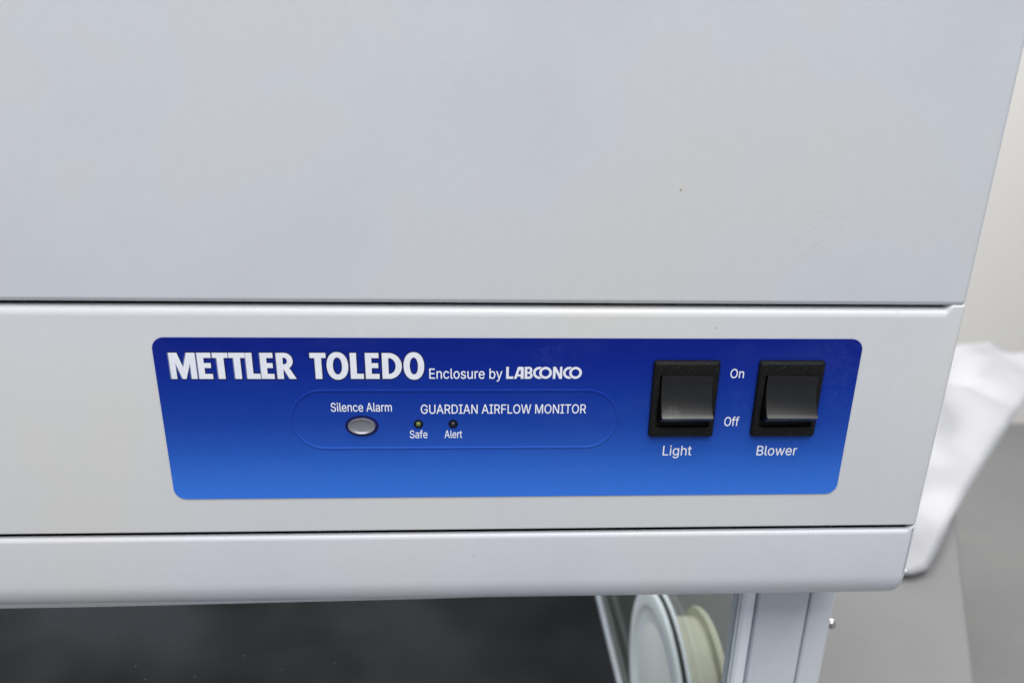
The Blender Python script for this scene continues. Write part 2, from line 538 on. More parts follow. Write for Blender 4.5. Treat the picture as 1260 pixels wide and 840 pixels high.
# outlines for the small sans-serif print: advance and contours per character (509 = cap height)
GLYPHS =  {'A':[480,[[(16,0),(201,509),(276,509),(463,0),(395,0),(287,302),(280,323),(272,346),(264,372),(255,402),(244,438),(232,478),(245,478),(233,437),(222,402),(213,371),(204,345),(197,322),(191,302),(85,0)],[(110,142),(110,199),(370,199),(370,142)]]],'B':[456,[[(60,0),(60,509),(241,509),(274,507),(304,501),(329,491),(350,477),(367,461),(381,442),(390,421),(396,398),(398,374),(397,353),(393,336),(387,320),(378,307),(368,295),(356,286),(343,278),(329,272),(315,267),(315,262),(331,260),(347,254),(363,245),(378,234),(391,220),(402,203),(411,184),(416,161),(418,136),(416,111),(410,88),(400,67),(386,48),(368,31),(344,18),(317,8),(284,2),(247,0)],[(125,57),(245,57),(281,60),(309,67),(330,80),(344,96),(353,115),(355,137),(354,153),(350,169),(342,184),(333,197),(320,209),(306,218),(289,225),(269,229),(248,231),(125,231)],[(125,285),(238,285),(256,287),(273,290),(288,296),(302,304),(314,314),(323,326),(330,340),(335,355),(336,372),(333,393),(326,412),(313,429),(294,442),(270,449),(240,452),(125,452)]]],'D':[502,[[(219,0),(96,0),(96,57),(215,57),(254,60),(288,68),(318,81),(343,99),(363,122),(379,149),(390,181),(397,216),(399,255),(397,294),(390,329),(379,361),(364,388),(344,410),(320,428),(291,441),(258,449),(221,452),(93,452),(93,509),(225,509),(273,505),(315,495),(353,478),(385,455),(412,426),(433,391),(449,351),(458,306),(462,255),(458,205),(449,159),(433,119),(411,83),(384,54),(351,31),(312,14),(268,3)],[(125,509),(125,0),(60,0),(60,509)]]],'E':[419,[[(60,0),(60,509),(372,509),(372,452),(125,452),(125,286),(355,286),(355,229),(125,229),(125,57),(375,57),(375,0)]]],'F':[410,[[(60,0),(60,509),(369,509),(369,452),(125,452),(125,278),(346,278),(346,221),(125,221),(125,0)]]],'G':[520,[[(269,-7),(225,-3),(185,7),(149,25),(118,49),(91,79),(69,116),(53,157),(43,203),(40,254),(43,305),(53,352),(69,393),(91,429),(117,459),(149,484),(184,501),(223,512),(265,516),(291,514),(316,510),(340,504),(363,494),(384,483),(403,469),(421,453),(436,436),(449,416),(460,395),(468,373),(474,349),(408,349),(402,365),(395,379),(387,393),(378,406),(368,417),(356,427),(344,436),(330,443),(315,448),(300,453),(283,455),(265,456),(236,453),(209,445),(183,432),(160,414),(141,392),(125,364),(113,332),(106,295),(103,254),(106,213),(113,177),(125,145),(141,117),(161,95),(184,76),(210,63),(238,56),(269,53),(296,55),(322,61),(345,71),(365,85),(382,102),(396,123),(407,147),(413,173),(415,202),(434,199),(283,199),(283,256),(478,256),(478,200),(475,160),(466,124),(451,91),(431,62),(406,38),(377,19),(344,5),(308,-4)]]],'I':[300,[[(31,0),(31,57),(118,57),(118,452),(31,452),(31,509),(269,509),(269,452),(183,452),(183,57),(269,57),(269,0)]]],'L':[393,[[(60,0),(60,509),(125,509),(125,57),(361,57),(361,0)]]],'M':[628,[[(60,0),(60,509),(152,509),(277,187),(287,159),(299,123),(311,84),(322,49),(307,49),(318,83),(330,121),(342,158),(352,187),(476,509),(568,509),(568,0),(504,0),(504,291),(504,327),(505,369),(506,413),(507,457),(513,457),(508,441),(503,425),(498,409),(482,363),(467,322),(456,291),(342,0),(286,0),(170,291),(159,321),(145,361),(129,408),(112,457),(119,457),(120,416),(121,372),(122,328),(122,291),(122,0)]]],'N':[523,[[(60,0),(60,509),(136,509),(343,183),(349,174),(355,163),(363,151),(371,137),(379,122),(388,107),(396,90),(405,73),(414,55),(405,54),(403,72),(402,90),(401,108),(400,126),(399,142),(399,157),(399,195),(399,509),(463,509),(463,0),(387,0),(202,290),(177,331),(168,346),(159,363),(148,381),(108,452),(119,454),(122,384),(124,328),(125,291),(125,0)]]],'O':[533,[[(267,-7),(225,-3),(186,7),(150,25),(119,49),(92,79),(70,115),(53,157),(44,203),(40,254),(44,305),(53,352),(70,393),(92,429),(119,459),(150,484),(186,501),(225,512),(267,516),(309,512),(348,501),(384,484),(415,459),(442,429),(464,393),(480,352),(490,305),(493,254),(490,203),(480,157),(464,115),(442,79),(415,49),(384,25),(348,7),(309,-3)],[(267,53),(296,55),(324,63),(349,76),(372,94),(392,116),(408,144),(420,176),(428,213),(430,254),(428,295),(420,332),(408,365),(392,392),(372,415),(349,433),(324,446),(296,453),(267,456),(237,453),(210,445),(184,433),(161,415),(142,392),(125,364),(113,332),(106,295),(103,254),(106,213),(113,176),(125,144),(142,117),(161,94),(184,76),(210,63),(237,55)]]],'R':[449,[[(60,0),(60,509),(236,509),(273,506),(305,500),(333,489),(356,473),(376,455),(390,433),(401,408),(407,381),(409,352),(407,323),(401,296),(390,271),(376,250),(356,232),(333,217),(305,206),(273,200),(236,198),(96,198),(96,255),(234,255),(258,256),(280,260),(298,267),(313,276),(325,287),(334,300),(340,316),(344,333),(345,352),(344,371),(340,389),(334,405),(325,419),(313,430),(298,440),(279,446),(258,451),(233,452),(125,452),(125,0)],[(353,0),(230,229),(303,229),(428,0)]]],'S':[447,[[(224,-9),(188,-7),(156,-1),(128,9),(102,23),(81,40),(64,60),(51,83),(42,109),(38,137),(104,137),(108,118),(114,102),(123,88),(136,76),(150,66),(166,59),(185,53),(204,50),(224,49),(246,50),(267,54),(286,60),(303,69),(317,79),(329,92),(338,106),(344,122),(346,139),(344,154),(340,168),(332,179),(322,189),(310,197),(296,205),(280,211),(263,217),(245,222),(184,239),(145,253),(112,269),(86,289),(67,313),(56,341),(52,372),(54,400),(62,425),(75,448),(92,468),(113,484),(138,498),(165,508),(195,514),(227,516),(259,514),(289,508),(316,498),(340,484),(360,468),(377,449),(390,427),(398,403),(401,378),(337,378),(332,402),(320,421),(302,437),(280,449),(254,456),(225,459),(204,457),(185,454),(167,448),(152,440),(139,430),(129,418),(121,405),(117,391),(115,376),(117,359),(122,345),(131,334),(142,324),(155,315),(169,308),(184,302),(198,297),(212,293),(264,279),(279,275),(295,270),(312,264),(328,256),(344,248),(359,238),(372,226),(384,213),(395,198),(402,180),(407,161),(408,139),(406,112),(399,87),(386,64),(370,43),(349,25),(323,11),(294,0),(261,-7)]]],'T':[449,[[(32,452),(32,509),(417,509),(417,452),(257,452),(257,0),(193,0),(193,452)]]],'U':[517,[[(259,-8),(220,-6),(186,2),(154,15),(126,33),(103,55),(85,80),(71,108),(63,140),(60,173),(60,509),(124,509),(124,178),(126,155),(132,133),(141,113),(153,95),(169,80),(187,68),(208,59),(232,53),(259,52),(285,53),(309,59),(331,68),(349,80),(364,95),(377,113),(385,133),(391,155),(393,178),(393,509),(457,509),(457,173),(454,140),(446,108),(433,80),(414,55),(391,33),(363,15),(332,2),(297,-6)]]],'W':[686,[[(155,0),(16,509),(82,509),(163,196),(167,179),(172,162),(175,145),(187,94),(190,76),(194,58),(197,40),(189,40),(193,58),(196,76),(200,94),(203,111),(207,128),(211,145),(224,196),(306,509),(380,509),(462,196),(466,179),(470,162),(474,145),(486,94),(490,76),(494,58),(497,40),(488,40),(492,58),(495,76),(499,94),(503,111),(506,128),(510,145),(523,196),(603,509),(670,509),(530,0),(455,0),(368,323),(362,345),(357,368),(351,391),(346,417),(341,445),(336,475),(350,475),(345,446),(340,420),(335,395),(330,371),(324,347),(318,323),(230,0)]]],'a':[389,[[(160,-9),(137,-7),(115,-3),(94,5),(76,15),(60,29),(48,45),(38,63),(32,84),(30,108),(32,128),(36,146),(43,161),(53,174),(64,184),(78,193),(92,200),(108,206),(125,211),(143,214),(161,217),(178,220),(234,227),(247,229),(257,231),(265,235),(271,240),(274,246),(276,255),(276,257),(275,272),(272,285),(267,297),(260,307),(251,315),(240,322),(227,327),(212,330),(196,331),(178,330),(163,327),(149,322),(137,316),(127,309),(118,301),(110,292),(104,283),(100,274),(41,291),(51,313),(64,331),(79,346),(95,358),(114,368),(133,375),(153,380),(173,383),(194,384),(208,384),(223,382),(239,379),(255,375),(271,369),(286,360),(300,350),(312,336),(322,320),(330,301),(335,278),(337,251),(337,0),(277,0),(277,52),(272,52),(267,43),(260,34),(252,25),(242,16),(229,8),(215,1),(199,-4),(181,-7)],[(170,45),(192,47),(211,51),(228,59),(242,68),(254,80),(263,93),(270,108),(274,122),(276,138),(276,190),(272,187),(267,184),(259,182),(251,180),(241,178),(231,176),(200,171),(175,168),(161,166),(147,163),(134,159),(122,153),(112,147),(103,139),(97,130),(93,118),(92,105),(93,93),(96,82),(102,72),(109,64),(119,57),(130,52),(142,48),(156,46)]]],'b':[424,[[(229,-8),(208,-7),(189,-3),(172,4),(159,12),(147,21),(138,31),(130,41),(123,50),(118,59),(112,59),(112,0),(53,0),(53,509),(114,509),(114,319),(118,319),(123,327),(130,336),(137,346),(147,355),(158,364),(171,373),(188,379),(207,383),(229,384),(259,382),(287,374),(313,361),(335,342),(354,320),(370,293),(381,261),(388,227),(390,189),(388,151),(381,116),(370,84),(355,57),(336,34),(313,16),(288,3),(260,-6)],[(220,47),(242,49),(262,55),(279,66),(294,80),(306,97),(316,117),(323,139),(327,163),(328,189),(327,215),(323,239),(316,261),(307,281),(295,298),(280,311),(262,322),(243,328),(220,330),(198,328),(178,322),(161,312),(147,299),(134,282),(125,263),(118,241),(114,216),(113,189),(114,162),(118,138),(125,115),(135,95),(147,78),(162,65),(179,55),(198,49)]]],'c':[396,[[(207,-8),(174,-5),(144,3),(117,16),(93,35),(72,58),(56,85),(44,116),(37,150),(34,187),(37,225),(44,260),(56,291),(72,318),(93,341),(117,360),(144,374),(174,382),(207,384),(226,384),(243,381),(260,377),(276,371),(291,364),(305,356),(318,346),(330,335),(340,322),(349,308),(356,293),(362,277),(303,262),(300,272),(295,281),(290,289),(284,297),(278,304),(270,311),(261,316),(252,321),(242,325),(231,328),(220,329),(207,330),(184,328),(163,321),(145,310),(130,296),(118,278),(108,258),(102,236),(98,212),(96,187),(98,163),(102,139),(108,117),(118,97),(130,80),(145,66),(163,55),(184,49),(207,46),(220,47),(232,49),(243,52),(253,55),(262,60),(271,66),(279,73),(285,80),(292,89),(297,98),(301,107),(304,117),(363,102),(357,86),(350,70),(341,56),(331,43),(319,32),(306,21),(292,12),(277,5),(261,-1),(244,-5),(226,-7)]]],'e':[404,[[(212,-8),(177,-5),(145,3),(117,16),(92,35),(72,58),(56,85),(44,116),(37,150),(34,187),(36,224),(44,258),(55,290),(71,317),(91,340),(115,359),(142,373),(172,382),(205,384),(226,383),(246,380),(266,374),(285,366),(303,355),(319,341),(334,324),(347,305),(357,282),(365,256),(370,227),(371,194),(371,169),(75,169),(75,221),(338,221),(310,202),(308,226),(304,248),(298,269),(288,286),(277,301),(263,314),(246,323),(227,328),(205,330),(183,328),(164,323),(146,313),(131,301),(119,286),(109,270),(102,251),(97,231),(96,211),(96,178),(98,151),(102,127),(110,106),(121,88),(135,73),(151,61),(169,53),(190,48),(212,46),(227,47),(241,49),(254,53),(265,58),(276,65),(285,73),(294,82),(300,93),(306,105),(365,91),(358,72),(348,55),(335,39),(320,26),(302,14),(283,4),(261,-3),(237,-7)]]],'f':[254,[[(228,379),(228,327),(6,327),(6,379)],[(81,0),(81,432),(82,452),(87,470),(96,486),(107,499),(120,510),(135,519),(152,525),(169,529),(187,530),(201,530),(212,529),(222,527),(231,525),(238,523),(243,521),(227,468),(215,472),(209,473),(202,474),(195,474),(178,472),(164,468),(154,460),(147,449),(143,435),(142,419),(142,0)]]],'g':[425,[[(207,-151),(180,-149),(156,-146),(134,-140),(114,-132),(97,-122),(82,-110),(70,-97),(59,-84),(51,-69),(101,-41),(107,-49),(114,-57),(122,-66),(131,-74),(142,-82),(154,-88),(169,-93),(187,-96),(207,-97),(236,-95),(261,-87),(282,-75),(298,-58),(308,-34),(311,-6),(311,68),(306,68),(301,60),(294,51),(287,41),(277,32),(266,23),(252,16),(236,10),(217,6),(195,5),(165,7),(138,14),(113,27),(90,43),(71,65),(55,90),(43,120),(36,154),(34,191),(36,229),(43,263),(55,293),(71,320),(90,342),(112,361),(138,374),(166,382),(196,384),(218,383),(237,379),(253,373),(267,365),(279,356),(288,346),(296,336),(302,327),(308,319),(313,319),(313,379),(372,379),(372,-9),(370,-40),(363,-67),(350,-90),(334,-109),(314,-124),(291,-136),(265,-144),(237,-149)],[(205,59),(227,61),(246,66),(264,75),(278,87),(290,103),(300,121),(307,142),(311,166),(312,193),(311,219),(307,242),(300,264),(291,283),(279,299),(264,312),(247,322),(227,328),(205,330),(182,328),(163,322),(145,312),(130,298),(118,282),(109,262),(102,241),(98,218),(96,193),(98,167),(102,144),(109,123),(118,104),(131,88),(145,76),(163,66),(183,61)]]],'h':[410,[[(114,227),(114,0),(53,0),(53,509),(114,509),(114,287),(102,287),(116,319),(132,344),(152,362),(175,374),(200,382),(227,384),(252,383),(275,377),(295,369),(313,356),(328,340),(341,321),(350,298),(355,271),(357,240),(357,0),(296,0),(296,235),(293,263),(286,286),(273,304),(256,318),(235,326),(210,329),(192,328),(176,324),(161,317),(147,308),(136,297),(126,283),(119,266),(115,248)]]],'i':[167,[[(53,0),(53,379),(114,379),(114,0)],[(84,443),(73,444),(63,448),(54,455),(47,463),(43,472),(41,483),(43,494),(47,504),(54,512),(63,518),(73,522),(84,524),(95,522),(105,518),(114,512),(121,504),(125,494),(126,483),(125,472),(121,463),(114,455),(105,448),(95,444)]]],'l':[189,[[(139,-2),(112,0),(91,8),(74,20),(62,37),(55,59),(53,84),(53,509),(114,509),(114,99),(114,83),(117,71),(120,62),(126,57),(135,53),(146,52),(160,53),(170,54),(181,3),(162,-1),(154,-2),(147,-2)]]],'m':[610,[[(53,0),(53,379),(112,379),(112,295),(108,295),(114,314),(122,331),(132,346),(144,358),(158,368),(172,376),(187,382),(203,385),(219,386),(245,383),(268,375),(287,361),(303,342),(314,320),(321,295),(312,295),(318,312),(326,329),(337,343),(350,356),(364,366),(381,375),(398,381),(417,385),(437,386),(458,385),(478,380),(497,372),(514,361),(529,346),(541,328),(550,307),(555,283),(557,255),(557,0),(496,0),(496,254),(493,279),(485,298),(473,313),(456,323),(438,329),(419,330),(402,329),(387,326),(374,320),(363,312),(353,302),(345,290),(340,277),(336,263),(335,247),(335,0),(274,0),(274,260),(272,280),(265,297),(253,311),(238,322),(220,328),(199,330),(185,329),(171,326),(158,320),(145,312),(135,302),(126,289),(119,274),(115,257),(114,238),(114,0)]]],'n':[410,[[(114,227),(114,0),(53,0),(53,379),(112,379),(112,287),(102,287),(116,319),(132,344),(152,362),(175,374),(200,382),(227,384),(252,383),(275,377),(295,369),(313,356),(328,340),(341,321),(350,298),(355,271),(357,240),(357,0),(296,0),(296,235),(293,263),(286,286),(273,304),(256,318),(235,326),(210,329),(192,328),(176,324),(161,317),(147,308),(136,297),(126,283),(119,266),(115,248)]]],'o':[415,[[(207,-8),(174,-5),(144,3),(117,16),(93,35),(72,58),(56,85),(44,116),(37,150),(34,187),(37,225),(44,260),(56,291),(72,318),(93,341),(117,360),(144,374),(174,382),(207,384),(241,382),(271,374),(299,360),(323,341),(343,318),(359,291),(371,260),(379,225),(381,187),(379,150),(371,116),(359,85),(343,58),(323,35),(299,16),(271,3),(241,-5)],[(207,46),(231,49),(252,55),(270,66),(285,80),(298,97),(307,117),(314,139),(318,163),(319,187),(318,212),(314,236),(307,258),(298,278),(285,296),(270,310),(252,321),(231,328),(207,330),(184,328),(163,321),(145,310),(130,296),(118,278),(108,258),(102,236),(98,212),(96,187),(98,163),(102,139),(108,117),(118,97),(130,80),(145,66),(163,55),(184,49)]]],'r':[259,[[(53,0),(53,379),(112,379),(112,321),(115,321),(124,339),(137,354),(152,367),(171,377),(191,383),(213,385),(229,384),(243,384),(243,322),(230,324),(223,325),(215,326),(207,326),(190,324),(174,321),(159,315),(146,306),(135,296),(126,284),(119,269),(115,254),(114,237),(114,0)]]],'s':[365,[[(182,-8),(157,-7),(133,-3),(112,3),(93,12),(76,24),(62,38),(50,54),(41,73),(36,94),(94,107),(101,87),(111,72),(124,60),(141,52),(160,47),(181,45),(206,47),(227,53),(244,62),(258,74),(265,88),(268,103),(266,115),(262,126),(254,136),(243,144),(229,150),(212,155),(149,170),(118,180),(92,192),(72,208),(58,227),(50,249),(47,274),(49,295),(55,314),(65,332),(79,347),(95,360),(115,370),(137,378),(161,383),(187,384),(212,383),(234,379),(254,372),(271,363),(286,352),(299,339),(309,324),(318,308),(324,290),(268,277),(262,291),(254,304),(243,316),(228,325),(210,331),(187,333),(166,331),(147,326),(131,317),(119,305),(111,292),(109,277),(110,264),(115,253),(124,243),(136,235),(152,229),(172,223),(229,209),(261,200),(287,187),(306,171),(320,153),(328,131),(331,107),(329,85),(323,65),(312,47),(298,31),(281,18),(260,6),(236,-2),(210,-7)]]],'t':[227,[[(204,379),(204,327),(6,327),(6,379)],[(65,471),(126,471),(126,98),(127,83),(130,70),(136,61),(144,55),(156,51),(170,50),(185,51),(202,54),(213,2),(207,0),(200,-2),(192,-3),(184,-3),(176,-4),(168,-4),(138,-1),(113,7),(92,21),(77,41),(68,64),(65,93)]]],'u':[410,[[(182,-5),(158,-3),(135,2),(115,11),(97,23),(82,39),(69,59),(60,82),(54,109),(53,139),(53,379),(114,379),(114,144),(116,117),(124,94),(137,75),(154,61),(175,53),(200,50),(218,51),(234,55),(249,62),(263,71),(274,83),(283,97),(290,113),(295,132),(296,153),(296,379),(357,379),(357,0),(298,0),(298,92),(307,92),(294,60),(277,35),(257,17),(234,5),(209,-3)]]],'w':[567,[[(138,0),(23,379),(87,379),(133,214),(140,190),(147,164),(154,137),(161,107),(168,75),(175,41),(165,41),(172,74),(179,105),(186,135),(192,163),(199,189),(206,214),(252,379),(316,379),(362,214),(368,189),(375,163),(382,136),(388,106),(395,75),(402,41),(391,41),(399,75),(406,106),(413,135),(420,163),(427,189),(434,214),(480,379),(545,379),(429,0),(368,0),(319,172),(305,225),(300,243),(295,262),(291,280),(277,338),(291,338),(277,280),(263,225),(258,207),(253,189),(248,172),(199,0)]]],'y':[389,[[(47,-139),(61,-86),(71,-87),(83,-89),(94,-90),(104,-89),(113,-86),(122,-81),(130,-74),(138,-64),(145,-51),(151,-36),(163,-1),(17,379),(84,379),(165,155),(173,132),(180,109),(187,87),(193,64),(199,42),(206,21),(184,21),(190,42),(196,64),(202,87),(209,110),(216,132),(224,155),(305,379),(371,379),(204,-58),(196,-77),(187,-93),(177,-107),(165,-119),(153,-128),(139,-136),(125,-141),(109,-144),(91,-145),(82,-145),(73,-144),(65,-143),(57,-142),(52,-140)]]]}
BENCH = [(-1.0, -0.2), (0.359, -0.169), (1.319, 1.398), (-1.0, 1.398)]
SHEET_R = [(0.669, 0.485), (0.687, 0.485), (0.71, 0.493), (0.747, 0.529), (0.806, 0.591), (0.907, 0.693), (1.021, 0.803), (1.189, 0.963), (1.413, 1.168), (1.568, 1.294)]
SHEET_L = [(0.52, 0.66), (0.54, 0.78), (0.56, 0.9), (0.58, 1.02), (0.6, 1.14), (0.62, 1.26), (0.64, 1.38), (0.66, 1.5)]
DUST = [(-0.0662, -0.1756), (-0.0604, -0.1752), (-0.0547, -0.1779), (-0.0548, -0.1867), (-0.058, -0.1971), (-0.0544, -0.2058), (0.0174, -0.2011), (-0.0016, -0.1916), (-0.0372, -0.1824), (0.0455, -0.1975), (-0.0284, -0.2048)]


# ------------------------------------------------------------------ setting
def structure(o):
    o['kind'] = 'structure'
    return o


m_bench, nt_, b_ = new_mat("grey_bench_laminate", (0.30, 0.30, 0.305, 1), 0.55)
_n = noise(nt_, 5, 5, 0.65)
_r = ramp(nt_, _n.outputs[0], [(0.3, (0.175, 0.175, 0.180, 1)), (0.7, (0.202, 0.200, 0.200, 1))])
nt_.links.new(_r.outputs[0], b_.inputs['Base Color'])
bump(nt_, b_, noise(nt_, 160, 3), 0.12, 0.001)
m_floor, nt_, b_ = new_mat("grey_concrete", (0.26, 0.26, 0.262, 1), 0.7)
_n = noise(nt_, 3, 6, 0.7)
_r = ramp(nt_, _n.outputs[0], [(0.3, (0.235, 0.235, 0.24, 1)), (0.7, (0.275, 0.273, 0.27, 1))])
nt_.links.new(_r.outputs[0], b_.inputs['Base Color'])
m_wall, nt_, b_ = new_mat("cream_wall_paint", (0.84, 0.82, 0.78, 1), 0.8)
bump(nt_, b_, noise(nt_, 60, 3), 0.1, 0.002)

ZB = -0.486
bm = bmesh.new()
box_bm(bm, -4.0, 6.0, -3.0, 2.6, -1.30, -1.25)
structure(from_bm("floor", bm, m_floor))
bm = bmesh.new()
box_bm(bm, -4.0, 6.0, 2.6, 2.7, -1.30, 2.8)
structure(from_bm("wall", bm, m_wall))

# bench top: its right edge runs askew behind the enclosure
bt = bpy.data.objects.new("workbench", None)
bt.location = (0, 0, -1.25)
col.objects.link(bt)
bt['label'] = "grey workbench whose plain top fills the lower right behind the enclosure"
bt['category'] = "workbench"
bm = bmesh.new()
outline = BENCH
lo = [bm.verts.new((x, y, 0.724)) for x, y in outline]
hi = [bm.verts.new((x, y, 1.25 + ZB)) for x, y in outline]
bm.faces.new(lo)
bm.faces.new(hi)
for i in range(len(outline)):
    j = (i + 1) % len(outline)
    bm.faces.new((lo[i], lo[j], hi[j], hi[i]))
bmesh.ops.bevel(bm, geom=[e for e in bm.edges], offset=0.006, segments=3, profile=.5, affect='EDGES')
from_bm("tabletop", bm, m_bench, bt, smooth=True, angle=40)
for lx, ly in ((-0.65, -0.05), (0.80, -0.05), (-0.65, 1.3), (1.0, 1.15)):
    box("leg", (lx - .03, lx + .03, ly - .03, ly + .03, 0.0, 0.724), m_frame, bt, bev=.004)

# white plastic sheet, rumpled, on the bench
import mathutils.noise as mn
m_sheet, nt_, b_ = new_mat("white_plastic_sheet", (0.49, 0.49, 0.515, 1), 0.45)
b_.inputs['Subsurface Weight'].default_value = 0.0
bm = bmesh.new()
NU, NV = 44, 70
grid = []
for iv in range(NV + 1):
    v = iv / NV
    row = []
    for iu in range(NU + 1):
        u = iu / NU
        # left border hidden behind the enclosure, right border follows the visible edge
        def along(P, t):
            t *= len(P) - 1
            i = min(int(t), len(P) - 2)
            f = t - i
            a, b = Vector(P[i]), Vector(P[i + 1])
            return a.lerp(b, f)
        R_ = along(SHEET_R, v)
        L_ = along(SHEET_L, v)
        p = L_.lerp(R_, u)
        h = 0.035 * (mn.noise(Vector((p.x * 5, p.y * 5, 0.3))) + .25) + 0.012 * mn.noise(Vector((p.x * 14, p.y * 11, 3)))
        h += 0.03 * max(0, math.sin((p.x * 3 + p.y * 5))) ** 3
        h += 0.022 * (0.5 - abs(mn.noise(Vector((p.x * 6 - p.y * 3, p.y * 7, 9)))) * 3)
        edge = min(1, (1 - u) * 7)
        edge2 = min(1, v * 12)
        z = ZB + 0.007 + max(0, h + 0.03) * edge * edge2
        row.append(bm.verts.new((p.x, p.y, z)))
    grid.append(row)
for iv in range(NV):
    for iu in range(NU):
        bm.faces.new((grid[iv][iu], grid[iv][iu + 1], grid[iv + 1][iu + 1], grid[iv + 1][iu]))
sh = from_bm("plastic_sheet", bm, m_sheet, smooth=True)
md = sh.modifiers.new("thick", 'SOLIDIFY')
md.thickness = 0.005
md.offset = -1
sh['label'] = "rumpled white plastic sheet lying out of focus right of the enclosure"
sh['category'] = "plastic sheet"

# ------------------------------------------------------------------ enclosure
enc = bpy.data.objects.new("balance_enclosure", None)
enc.location = (0, 0, 0)
col.objects.link(enc)
enc['label'] = "off-white lab balance enclosure with blue control label and two black rocker switches"
enc['category'] = "lab enclosure"

XL, XR = -0.60, 0.311


def front_profile(zb, zt, rt, rb, yb, n=12):
    """open front outline, from top back over the rounded fold, down the face, round the lower edge, to the back"""
    pts = [(yb, zt)]
    for k in range(n + 1):
        a = rad(90 * k / n)
        pts.append((rt - rt * math.sin(a), zt - rt + rt * math.cos(a)))
    for k in range(n + 1):
        a = rad(90 * k / n)
        pts.append((rb - rb * math.cos(a), zb + rb - rb * math.sin(a)))
    pts.append((yb, zb))
    return pts


def faced_strip(name, zb, zt, rt, rb, yb, m, step_x=None, zt2=None, rt2=None, corner=0.0022, both=True, rise=0.0):
    secs = []

    def sec(x, dy, zt_, rt_, rb_):
        pr = front_profile(zb, zt_, rt_, rb_, yb)
        return [(x, min(y + dy, yb), z) for y, z in pr]
    arc = 7
    if both:
        for k in range(arc):
            a = rad(90 * k / arc)
            secs.append(sec(XL + corner - corner * math.cos(a), corner - corner * math.sin(a), zt, rt, rb))
    secs.append(sec(XL + corner, 0, zt, rt, rb))
    if step_x:
        secs.append(sec(step_x, 0, zt + rise, rt, rb))
        zt += rise
        for k in range(1, 6):
            t = k / 5
            s = t * t * (3 - 2 * t)
            secs.append(sec(step_x + 0.0026 * t, 0, zt + (zt2 - zt) * s, rt + (rt2 - rt) * s, rb))
    else:
        zt2, rt2 = zt, rt
    secs.append(sec(XR - corner, 0, zt2, rt2, rb))
    for k in range(1, arc + 1):
        a = rad(90 * k / arc)
        secs.append(sec(XR - corner + corner * math.sin(a), corner - corner * math.cos(a), zt2, rt2, rb))
    return loft(name, secs, m, enc, cap=True, close=True, smooth_angle=50)


faced_strip("upper_panel", 0.0134, 0.36, 0.004, 0.0022, 0.20, m_upper, corner=0.003)
cp = faced_strip("control_panel", -0.0842, 0.0116, 0.0040, 0.0008, 0.055, m_panel, 0.3030, 0.0137, 0.0011, rise=0.0007)
faced_strip("lower_bar", -0.1275, -0.08655, 0.0021, 0.0185, 0.043, m_bar, 0.3068, -0.0849, 0.0008, corner=0.0018)
# black strips added for the shade inside the two joints
box("gap_shade_strip", (XL + .004, XR - .005, 0.0042, 0.05, 0.0108, 0.0134), m_black, enc)
box("gap_shade_strip", (XL + .004, XR - .0035, 0.0024, 0.05, -0.0864, -0.0843), m_black, enc)
# rolled lip under the bar, tapering away to the right
secs = []
for x, zz in ((XL + .002, -0.1362), (-0.05, -0.1352), (0.10, -0.1335), (0.22, -0.1315), (0.27, -0.1300)):
    c = 0.0009
    secs.append([(x, 0.0195 + c * math.cos(rad(a)) * 1.0, zz + c + c * math.sin(rad(a))) for a in (0, 40, 80)]
                + [(x, 0.0186, -0.1278), (x, 0.0204, -0.1278)][::1])
for s in secs:
    s[:] = [(s[0][0], 0.0186, -0.1276), (s[0][0], 0.0186, s[0][2]), (s[0][0], 0.0190, s[0][2] - .0008),
            (s[0][0], 0.0200, s[0][2] - .0011), (s[0][0], 0.0206, s[0][2] - .0006), (s[0][0], 0.0206, -0.1276)]
loft("bottom_lip", secs, m_bar, enc, close=True)
# small weld bead at the bar's lower right corner
bm = bmesh.new()
bmesh.ops.create_uvsphere(bm, u_segments=16, v_segments=10, radius=0.0011)
from_bm("weld_bead", bm, m_bar, enc, (XR - 0.0003, 0.0012, -0.1081), smooth=True)

# lower box: back, left wall, base, black deck
box("head_back", (XL + .003, XR - .003, 0.150, 0.1995, -0.127, 0.0140), m_frame, enc)
box("unseen_back_pane", (XL + .012, 0.2760, 0.6000, 0.6040, -0.466, -0.1240), m_sash, enc)  # unseen back, made clear to let light inside
box("unseen_roof_pane", (XL + .012, 0.2760, 0.2005, 0.5990, -0.1265, -0.1225), m_sash, enc)  # unseen roof, made clear so light from above reaches the duct collar
box("corner_post", (XL, XL + .03, 0.0450, 0.0600, -0.466, -0.1272), m_frame, enc, bev=.001)
box("side_window", (XL + .010, XL + .014, 0.0605, 0.598, -0.466, -0.1272), m_sash, enc)  # unseen left side, glazed to let light in
box("base", (XL, XR, 0.040, 0.599, -0.4855, -0.4665), m_frame, enc, bev=.001)
box("head_underside", (XL + .003, XR - .003, 0.056, 0.1495, -0.127, -0.100), m_frame, enc)
box("work_surface", (XL + .021, 0.2605, 0.046, 0.598, -0.466, -0.4600), m_deck, enc, bev=.001)
box("side_rail", (0.2615, 0.2665, 0.058, 0.598, -0.466, -0.4560), m_frame, enc, bev=.0012)
m_seal, _, _ = new_mat("grey_green_seal", (0.13, 0.145, 0.135, 1), 0.6)
box("window_seal", (0.2667, 0.2728, 0.061, 0.598, -0.466, -0.4570), m_seal, enc)
